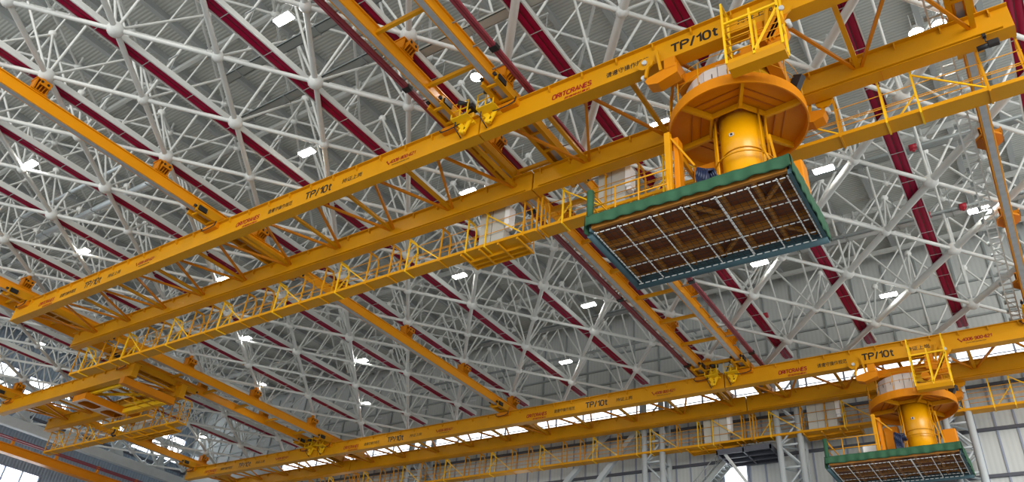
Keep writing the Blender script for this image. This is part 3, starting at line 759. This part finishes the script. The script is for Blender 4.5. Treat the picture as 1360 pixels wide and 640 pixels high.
    k.bar((xc+1.5*math.cos(a-0.28), cy+1.5*math.sin(a-0.28), z0+0.75), (xc+1.5*math.cos(a+0.3), cy+1.5*math.sin(a+0.3), z0+0.75), 0.3, 0.5); k.build('drive_unit', BLK, T, o)
    k = MB()
    a = math.radians(345); k.cbox(xc+1.35, xc+1.75, cy-0.55, cy-0.1, z0+0.42, z0+1.0, 0.03); k.build('gear_box', ORB, T, o)
    k = MB(); k.bar((xc+2.0, cy-0.4, z0+0.55), (xc+2.25, cy-0.5, z0+0.95), 0.2, 0.35); k.build('end_stop', BLK, T, o)
    # mast
    xc = xm
    top, bot = z0+0.60, zb+0.42
    M_ = MB().lathe((xc, yc, 0), [(0.60, top), (0.69, top), (0.69, 16.55), (0.675, 16.53), (0.675, bot+0.1), (0.74, bot+0.1), (0.74, bot), (0.6, bot)], 48, closed=True).build('mast', MST, T, o)
    k = MB()
    for (a, z) in ((-100, 17.15), (-95, bot+0.35)):
        a = math.radians(a); k.box(xc+0.69*math.cos(a)-0.07, xc+0.69*math.cos(a)+0.07, yc+0.69*math.sin(a)-0.03, yc+0.69*math.sin(a)+0.03, z-0.06, z+0.06)
    k.build('rating_plate', GAL, M_, o)
    k = MB()
    for (a, z) in ((-100, 17.15), (-95, bot+0.35)):
        a = math.radians(a); k.box(xc+0.69*math.cos(a)-0.035, xc+0.69*math.cos(a)+0.035, yc+0.69*math.sin(a)-0.04, yc+0.69*math.sin(a), z-0.04, z+0.04)
    k.build('plate_symbol', TXB, M_, o)
    k = MB(); k.lathe((xc, yc, 0), [(0.705, 16.52), (0.715, 16.54), (0.705, 16.56)], 40, closed=True)
    for a in (-2.75, -2.45, -0.55, -0.2, 2.6): k.tube((xc+0.86*math.cos(a), yc+0.86*math.sin(a), bot), (xc+0.86*math.cos(a), yc+0.86*math.sin(a), z0+0.3), 0.035, 8)
    n = 30
    for e in range(n):
        a, a2 = 2*pi*e/n, 2*pi*(e+1)/n; k.tube((xc+0.92*math.cos(a), yc+0.92*math.sin(a), 16.2), (xc+0.92*math.cos(a2), yc+0.92*math.sin(a2), 16.2), 0.025, 6, caps=False)
    k.build('guide_pipe', YEL, M_, o)
    # basket: frame, floor, netting, skirt
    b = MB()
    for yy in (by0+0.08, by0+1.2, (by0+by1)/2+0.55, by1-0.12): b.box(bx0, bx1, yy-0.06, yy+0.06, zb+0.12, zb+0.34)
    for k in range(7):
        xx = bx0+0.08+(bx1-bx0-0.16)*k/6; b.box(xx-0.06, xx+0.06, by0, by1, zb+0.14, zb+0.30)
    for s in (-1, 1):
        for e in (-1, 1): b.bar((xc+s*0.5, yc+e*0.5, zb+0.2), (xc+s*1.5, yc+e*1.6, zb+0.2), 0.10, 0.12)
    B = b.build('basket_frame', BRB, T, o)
    MB().box(bx0+0.02, bx1-0.02, by0+0.02, by1-0.02, zb+0.34, zb+0.40).build('floor_panel', BROWN, B, o)
    nb = MB(); x = bx0+0.16
    while x < bx1-0.1: nb.box(x-0.006, x+0.006, by0, by1, zb+0.010, zb+0.018); x += 0.2
    y = by0+0.12
    while y < by1: nb.box(bx0, bx1, y-0.006, y+0.006, zb+0.010, zb+0.018); y += 0.2
    NT = nb.build('safety_net', BLK, B, o)
    tag(NT, 'fine black safety net below the basket')
    rp = MB()
    xs = [bx0+0.14, bx0+0.95, bx0+2.0, bx0+3.0, bx0+4.05, bx0+5.0, bx1-0.42, bx1-0.12]
    for q, xx in enumerate(xs):
        w = 0.034 if q == 4 else 0.018
        yy = by0+0.08
        while yy < by1-0.1: rp.box(xx-w, xx+w, yy, yy+0.15, zb-0.012, zb+0.008); yy += 0.2
    for yy in (by0+0.14, by0+1.27, by0+2.35, by1-0.55):
        xx = bx0+0.1
        while xx < bx1-0.1: rp.box(xx, xx+0.15, yy-0.015, yy+0.015, zb-0.012, zb+0.008); xx += 0.2
    rp.build('net_rope', ROPE, B, o)
    # skirt with vertical folds
    def skirt(p, q, z0_, z1_, nrm, amp, name, m):
        s = MB(); p = Vector(p); q = Vector(q); n = max(8, int((q-p).length/0.06)); nrm = Vector(nrm); rows_ = 4
        rnd = random.Random(3)
        ph = [0.0]
        for i in range(n): ph.append(ph[-1]+0.45+rnd.random()*0.5)
        for r in range(2):
            for i in range(n+1):
                for v in range(rows_+1):
                    fz = v/rows_; off = amp*(0.3+0.7*(1-fz))*math.sin(ph[i])+0.012*math.sin(ph[i]*0.31+3*fz)
                    pt = p+(q-p)*(i/n)+nrm*(off+0.03*(1-r)); s.v.append((pt.x, pt.y, z0_+(z1_-z0_)*fz+0.015*math.sin(ph[i]*0.5)*(1-fz)))
        Q = (n+1)*(rows_+1)
        for r in range(2):
            for i in range(n):
                for v in range(rows_):
                    a = r*Q+i*(rows_+1)+v; f = [a, a+rows_+1, a+rows_+2, a+1]; s.face(f if r == 0 else f[::-1], True)
        for i in range(n):
            a = i*(rows_+1); s.face([a, Q+a, Q+a+rows_+1, a+rows_+1]); a += rows_; s.face([a, a+rows_+1, Q+a+rows_+1, Q+a])
        return s.build(name, m, T, o)
    skirt((bx0-0.08, by0-0.10, 0), (bx1+0.06, by0-0.10, 0), zb+0.17, zb+0.56, (0, -1, 0), 0.035, 'skirt', GREEN)
    skirt((bx1+0.05, by0-0.1, 0), (bx1+0.05, by1+0.1, 0), zb-0.02, zb+0.56, (1, 0, 0), 0.018, 'skirt', GREEN)
    skirt((bx0-0.09, by1+0.1, 0), (bx0-0.09, by0-0.1, 0), zb-0.02, zb+0.56, (-1, 0, 0), 0.03, 'skirt', GREEN)
    skirt((bx1+0.05, by1+0.06, 0), (bx0-0.08, by1+0.06, 0), zb-0.02, zb+0.56, (0, 1, 0), 0.03, 'skirt', GREEN)
    r = MB(); r.tube((bx0-0.1, by1-0.03, zb-0.02), (bx1+0.04, by1-0.03, zb-0.02), 0.13, 14); r.tube((bx0-0.06, by0+0.15, zb-0.01), (bx0-0.06, by1, zb-0.01), 0.10, 14)
    r.box(bx1-0.08, bx1+0.03, by0, by1, zb-0.02, zb+0.3); r.box(bx0+0.0, bx0+0.06, by0, by1, zb+0.02, zb+0.3); r.box(bx0, bx1, by1-0.2, by1, zb+0.02, zb+0.2)
    r.build('rolled_hem', HEM, T, o)
    repeat(MB().box(bx0+0.05, bx0+0.21, by1-0.17, by1-0.155, zb-0.05, zb-0.02), 'hem_lacing', ROPE, T, o, [(0.24*q, 0, 0) for q in range(25)])
    MB().tube((bx0+0.04, by0-0.05, zb+0.5), (bx0+0.04, by0-0.05, zb+1.55), 0.115, 14).build('padded_post', GREEN, T, o)
    # guard rails on the left half
    g = MB(); xr = xc-1.85
    pts = [(bx0+0.1, by0), (bx0+0.9, by0), (bx0+1.7, by0), (xr, by0)]
    for px, py in pts+[(bx0+0.1, by1), (bx0+1.3, by1), (xr, by1)]: g.tube((px, py, zb+0.4), (px, py, zb+1.5), 0.03, 8)
    for z in (0.95, 1.5):
        g.tube((bx0+0.1, by0, zb+z), (xr, by0, zb+z), 0.026, 8); g.tube((bx0+0.1, by1, zb+z), (xr, by1, zb+z), 0.026, 8); g.tube((bx0+0.1, by0, zb+z), (bx0+0.1, by1, zb+z), 0.026, 8)
    g.bar((bx0+0.15, by0+0.05, zb+1.3), (bx0+0.75, by0+0.7, zb+0.5), 0.04, 0.04)
    g.build('guard_rail', YEL, T, o)
    h = MB(); xh = xc-1.95             # access portal left of the mast
    h.cbox(xh-0.10, xh+0.10, by0+0.3, by0+0.5, zb+0.35, z0-0.45, 0.02); h.cbox(xh-0.1, xh+0.1, by1-0.6, by1-0.4, zb+0.35, z0-0.5, 0.02)
    h.box(xh-0.05, xh+0.05, by0+0.4, by1-0.5, z0-0.75, z0-0.55)
    h.build('portal_post', YEL, T, o)
    h = MB(); h.cbox(xh+0.12, xh+0.85, by1-1.35, by1-0.75, zb+0.4, z0-0.55, 0.02); h.build('control_cabin', ORB, T, o)
    h = MB(); h.bar((xh+0.08, by0+0.42, z0-0.62), (xh+0.80, by0+0.5, zb+1.75), 0.05, 0.06); h.build('portal_brace', YEL, T, o)
    h = MB(); h.cbox(xh+0.12, xh+0.30, by0+0.5, by0+0.9, zb+0.4, z0-0.6, 0.02); h.build('portal_panel', ORB, T, o)
    h = MB()
    for k in range(5):
        xx = xc-0.78-0.07*k; h.path([(xx, by0+0.55, zb+0.45), (xx-0.06, by0+0.5, zb+1.0+0.08*k), (xx-0.02, by0+0.55, zb+1.45+0.05*k), (xx+0.12, by0+0.75, zb+1.6), (xx+0.18, by0+0.95, zb+1.3)], 0.045, 8)
    h.cbox(xc-1.18, xc-0.80, by0+0.7, by0+1.0, zb+0.42, zb+1.5, 0.03)
    h.build('hose_bundle', NAVY, T, o)
    h = MB(); h.cbox(xc+1.02, xc+1.68, yc+0.15, yc+0.75, zb+0.42, zb+2.05, 0.05); h.build('equipment_box', ORB, T, o)
    h = MB(); h.bar((xc+1.15, yc-0.3, zb+0.4), (xc+0.95, yc-0.35, zb+2.9), 0.07, 0.07); h.path([(xc+0.82, yc-0.7, zb+0.45), (xc+0.95, yc-0.75, zb+1.6), (xc+0.75, yc-0.7, zb+2.3)], 0.035, 8); h.build('hand_pipe', YEL, T, o)
    if white_box:
        h = MB(); h.cbox(xc-2.85, xc-1.95, by0+0.9, by0+1.5, zb+0.42, zb+1.25, 0.03); h.build('tool_cabinet', WHC, T, o, 'white tool cabinet')
    # service cage in front of the girder
    x0, x1, ya, yb = xc+0.60, xc+2.28, y0-0.72, y0-0.16
    k = MB(); k.prism([(x0, ya, 17.98), (x0, ya+0.12, 17.82), (x0, yb-0.05, 17.82), (x0, yb, 17.98)], (x1-x0, 0, 0)); k.box(x0, x1, ya, ya+0.03, 17.98, 18.12); k.box(x0, x1, yb-0.03, yb, 17.98, 18.12)
    K = k.build('service_cage', YEL, T, o)
    k = MB()
    for xx, yy in ((x0, ya), (x1, ya), (x0, yb), (x1, yb), ((x0+x1)/2, ya), ((x0+x1)/2, yb)): k.bar((xx, yy, 17.98), (xx, yy, 20.0 if xx == (x0+x1)/2 else 20.7), 0.07, 0.06)
    for xx in (x0, x1): k.bar((xx, ya, 20.66), (xx, y0, 20.66), 0.07, 0.06); k.bar((xx, ya+0.02, 18.9), (xx, yb, 18.9), 0.04, 0.04)
    k.bar(((x0+x1)/2, ya, 18.1), (x1, ya, 19.6), 0.06, 0.06)
    k.bar((x0, ya, 19.72), (x1, ya, 19.72), 0.07, 0.08)
    k.build('cage_post', BRY, K, o)
    k = MB()
    for z in (18.4, 18.7, 19.0, 19.3, 19.55):
        k.tube((x0, ya, z), ((x0+x1)/2, ya, z), 0.022, 6); k.tube((x0, ya, z), (x0, yb, z), 0.022, 6); k.tube((x0, yb, z), (x1, yb, z), 0.018, 6)
    k.build('cage_rail', YEL, K, o)
    k = MB()
    for q in range(3):
        xx = x0+1.1+0.12*q; k.prism([(xx+0.0, y0-0.15, 18.9), (xx+0.5, y0-0.15, 19.8), (xx+0.35, y0-0.15, 19.9), (xx-0.1, y0-0.15, 19.1)], (0, 0.06, 0))
    k.cbox(x0+1.1, x0+1.6, y0-0.1, y0+0.3, 18.8, 19.4, 0.05); k.tube((x0+0.5, y0-0.3, 18.7), (x0+0.5, y0, 18.7), 0.2, 12); k.build('drive_gear', ORB, K, o)
    return T
trolley(-5.4, YA, 14.05, -9.92, -3.68, 17.5, 21.1, 'near telescopic work platform with large green skirt under the ring deck')
trolley(-5.0, YBc, 14.62, -9.55, -3.15, 43.25, 46.85, 'far telescopic work platform with white tool cabinet on its deck', True)

# ------------------------------------------------------------------ hoist trolley on the short crane
o = (-54, YC+2.1, 20); T = thing('hoist_trolley', o, 'orange hoist trolley with lightening holes between the short crane girders', 'hoist')
def holed_beam(x, w, ya, yb):
    h = 0.5; z = 19.36; n = 3; step = (yb-ya)/n; b = MB()
    for sd in (-1, 1): b.box(x+sd*w-0.03, x+sd*w+0.03, ya, yb, z, z+h)
    b.box(x-w, x+w, ya, yb, z+h-0.03, z+h); b.box(x-w, x+w, ya, ya+0.03, z, z+h); b.box(x-w, x+w, yb-0.03, yb, z, z+h)
    H = b.build('holed_beam', ORB, T, o)
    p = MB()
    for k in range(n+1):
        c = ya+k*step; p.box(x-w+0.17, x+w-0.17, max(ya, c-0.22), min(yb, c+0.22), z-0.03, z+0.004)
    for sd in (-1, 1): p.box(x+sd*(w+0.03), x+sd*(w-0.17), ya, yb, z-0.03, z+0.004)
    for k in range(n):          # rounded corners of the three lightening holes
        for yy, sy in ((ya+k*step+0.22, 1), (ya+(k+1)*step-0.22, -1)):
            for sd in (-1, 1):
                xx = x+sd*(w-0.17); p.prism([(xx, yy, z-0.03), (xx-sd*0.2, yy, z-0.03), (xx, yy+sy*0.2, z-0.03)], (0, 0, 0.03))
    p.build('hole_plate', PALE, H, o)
holed_beam(-55.9, 0.80, YC+0.25, YC+5.6)
MB().cbox(-50.4, -49.9, YC-0.2, YC+3.9, 19.45, 19.95, 0.02).build('end_beam', ORB, T, o)
MB().cbox(-55.1, -50.3, YC+3.2, YC+3.6, 19.40, 19.72, 0.02).build('cross_beam', BRY, T, o)
b = MB()
for yy in (YC+0.75, YC+3.4): b.cbox(-57, -50.6, yy-0.12, yy+0.12, 19.9, 20.15, 0.02)
b.bar((-57, YC+0.8, 20.2), (-51, YC+3.3, 20.2), 0.14, 0.16); b.bar((-54, YC+3.3, 20.2), (-51, YC+0.8, 20.2), 0.14, 0.16)
b.build('trolley_frame', BRY, T, o)
b = MB()
for z in (18.9, 19.3, 19.65): b.tube((-56.6, YC+3.5, z), (-51.2, YC+3.5, z), 0.035, 6); b.tube((-51.2, YC+1.0, z), (-51.2, YC+3.5, z), 0.035, 6)
for x in (-56.6, -54.8, -53, -51.2): b.bar((x, YC+3.5, 18.6), (x, YC+3.5, 20), 0.07, 0.07)
b.box(-56.6, -51.2, YC+2.9, YC+3.5, 18.5, 18.6)
b.build('service_rail', YEL, T, o)
b = MB(); b.tube((-55.2, YC+1.4, 20.75), (-52.2, YC+1.4, 20.75), 0.35, 18); b.build('rope_drum', STEEL, T, o)
b = MB(); b.cbox(-53.5, -52.4, YC+2.3, YC+3.1, 20.3, 21.0, 0.04); b.build('hoist_motor', CABG, T, o)
b = MB()
for s in (-0.18, 0.18): b.tube((-55.9+s, YC+3.6, 19.7), (-55.9+s, YC+3.6, 18.95), 0.02, 6)
b.build('hoist_rope', BLK, T, o)
b = MB(); b.tube((-56.15, YC+3.6, 18.8), (-55.65, YC+3.6, 18.8), 0.26, 16); b.cbox(-56.02, -55.78, YC+3.4, YC+3.8, 18.4, 18.95, 0.03); H = b.build('hook_block', BRY, T, o)
b = MB(); b.path([(-55.9, YC+3.6, 18.4), (-55.9, YC+3.6, 18.15), (-55.9, YC+3.45, 18.0), (-55.9, YC+3.62, 17.88), (-55.9, YC+3.8, 18.02)], 0.06, 8); b.build('hook', BLK, H, o)

# ------------------------------------------------------------------ lamps
rowname = {10.9: 'foremost lamp row', 17.0: 'row over the near front girder', 23.0: 'row past the near walkway',
           29.1: 'row midway between crane rows', 35.2: 'row beyond the near platform', 41.3: 'row just before the far cranes'}
LP = {10.9: [-37.95, -19.75], 17.0: [-43.2, -24.77, -15.03], 23.0: [-58.6, -38.0, -19.8, -9.72, 0.2, 0.95], 29.1: [-43.15, -24.86, -4.71],
      35.2: [-48.5, -37.96, -19.86, -9.65, 0.56], 41.3: [-63.4, -43.26, -24.97, -4.61]}
for y, xs in LP.items():
    for k, x in enumerate(xs):
        z = 23.0; o = (x, y, z)
        small = (y == 17.0 and k == 2) or (y == 23.0 and k >= 4)
        t = thing('high_bay_light', o, '%s high-bay lamp, %s from the side wall in the %s' % ('round' if small else 'rectangular', ords[k], rowname[y]), 'lamp', 'high-bay lamps in the roof')
        if small:
            MB().lathe((x, y, z), [(0.05, 0.34), (0.12, 0.3), (0.16, 0.16), (0.26, 0.04), (0.26, 0.0), (0.05, 0.0)], 24, closed=True).build('housing', LAMPB, t, o)
            MB().lathe((x, y, z), [(0.0, -0.04), (0.15, -0.03), (0.24, 0.0), (0.0, 0.0)], 24).build('diffuser', LAMP, t, o)
        else:
            b = MB(); b.cbox(x-0.46, x+0.46, y-0.21, y+0.21, z, z+0.10, 0.015)
            for q in range(6): b.box(x-0.42+q*0.16, x-0.39+q*0.16, y-0.2, y+0.2, z+0.10, z+0.17)
            b.build('housing', LAMPB, t, o)
            MB().cbox(x-0.42, x+0.42, y-0.17, y+0.17, z-0.05, z+0.002, 0.02).build('diffuser', LAMP, t, o)
        g = 0.09 if small else 0.3
        repeat(MB().tube((x-g, y, z+0.1), (x-g, y, z+1.0), 0.015, 5), 'suspension_rod', GAL, t, o, [(2*g, 0, 0)])

# ------------------------------------------------------------------ pipes, trays and ducts across the roof
def run(name, y, z, x0, x1, r, m, label, cat, tray=False, red=()):
    o = ((x0+x1)/2, y, z); t = thing(name, o, label, cat, 'services across the roof')
    if tray:
        b = MB(); b.box(x0, x1, y-0.22, y+0.22, z, z+0.03); b.box(x0, x1, y-0.22, y-0.19, z, z+0.13); b.box(x0, x1, y+0.19, y+0.22, z, z+0.13); b.build('tray', m, t, o)
    else: MB().tube((x0, y, z), (x1, y, z), r, 12).build('pipe', m, t, o)
    x = x0+1; b = MB()
    for sy in (-0.24, 0.24): b.tube((x, y+sy, z-0.05-r), (x, y+sy, z+1.6), 0.014, 5)
    b.box(x-0.02, x+0.02, y-0.26, y+0.26, z-0.06-r, z-0.02-r)
    repeat(b, 'hanger', PIPE, t, o, [(2.5*q, 0, 0) for q in range(int((x1-x)/2.5)+1)])
    for rx in red:
        b = MB(); b.tube((rx-0.16, y, z), (rx+0.16, y, z), max(r, .08)*1.9, 12); b.tube((rx, y, z), (rx, y, z-0.22), 0.07, 10); b.build('valve', REDV, t, o)
run('cable_tray', 37.3, 24.5, -14, 8, 0, GAL, 'grey cable tray crossing the strips just before the back wall', 'cable tray', True)
run('sprinkler_pipe', 36.6, 24.3, -14, 8, 0.09, PIPE, 'grey pipe with two red valves crossing the last maroon strips', 'pipe', red=(0.0, -1.6))
run('sprinkler_pipe', 31.4, 24.6, -12, 8, 0.08, PIPE, 'grey pipe with one red valve just beyond the near skirted platform', 'pipe', red=(-1.2,))
run('cable_tray', 32.0, 24.9, -12, 8, 0, PIPE, 'grey cable tray just beyond the near skirted platform', 'cable tray', True)
run('air_duct', 15.4, 23.9, -46, -34.5, 0.17, DUCT, 'thick pale shiny duct on the window side of the single runway', 'duct')
run('air_duct', 13.9, 24.1, -46, -35.0, 0.10, DUCT, 'thin pale duct beside the thick shiny duct', 'duct')
run('cable_tray', 15.15, 23.35, -17.5, -9.5, 0, CABG, 'pale cable tray crossing above the central twin runways', 'cable tray', True)
run('cable_tray', 13.2, 25.4, -27, -17.5, 0, PIPE, 'grey cable tray ahead of the near crane, foremost of two', 'cable tray', True)
run('cable_tray', 15.6, 25.6, -29, -17.5, 0, PIPE, 'grey cable tray directly before the near crane front girder', 'cable tray', True)
run('sprinkler_pipe', 43.2, 24.4, -40, -12, 0.09, PIPE, 'long grey pipe running above the far crane row', 'pipe', red=(-11.9, -30))
run('cable_tray', 40.0, 25.0, -60, -18, 0, PIPE, 'long grey cable tray before the far crane row', 'cable tray', True)
run('cable_tray', 28.0, 25.4, -60, -36, 0, PIPE, 'grey cable tray between the near walkway and the side windows', 'cable tray', True)

# ------------------------------------------------------------------ light
sun = bpy.data.lights.new('added_fill_sun', 'SUN'); sun.energy = 1.5; sun.angle = math.radians(35); sun.color = (1.0, 0.96, 0.88)  # soft sun added to brighten the faces towards the camera and right
so = bpy.data.objects.new('added_fill_sun', sun); COL.objects.link(so)
so.rotation_euler = Vector((-0.62, 0.78, -0.10)).to_track_quat('-Z', 'Y').to_euler()
W = bpy.data.worlds.new('sky'); SC.world = W; W.use_nodes = True
bg = W.node_tree.nodes['Background']; bg.inputs['Color'].default_value = (0.93, 0.97, 1.0, 1); bg.inputs['Strength'].default_value = 1.0
SC.view_settings.view_transform = 'Standard'; SC.view_settings.look = 'None'
SC.view_settings.exposure = 0.78; SC.view_settings.gamma = 1.0; SC.view_settings.use_curve_mapping = False
SC.cycles.use_denoising = True
SC.cycles.max_bounces = 6; SC.cycles.diffuse_bounces = 4; SC.cycles.glossy_bounces = 3
SC.cycles.sample_clamp_indirect = 8.0
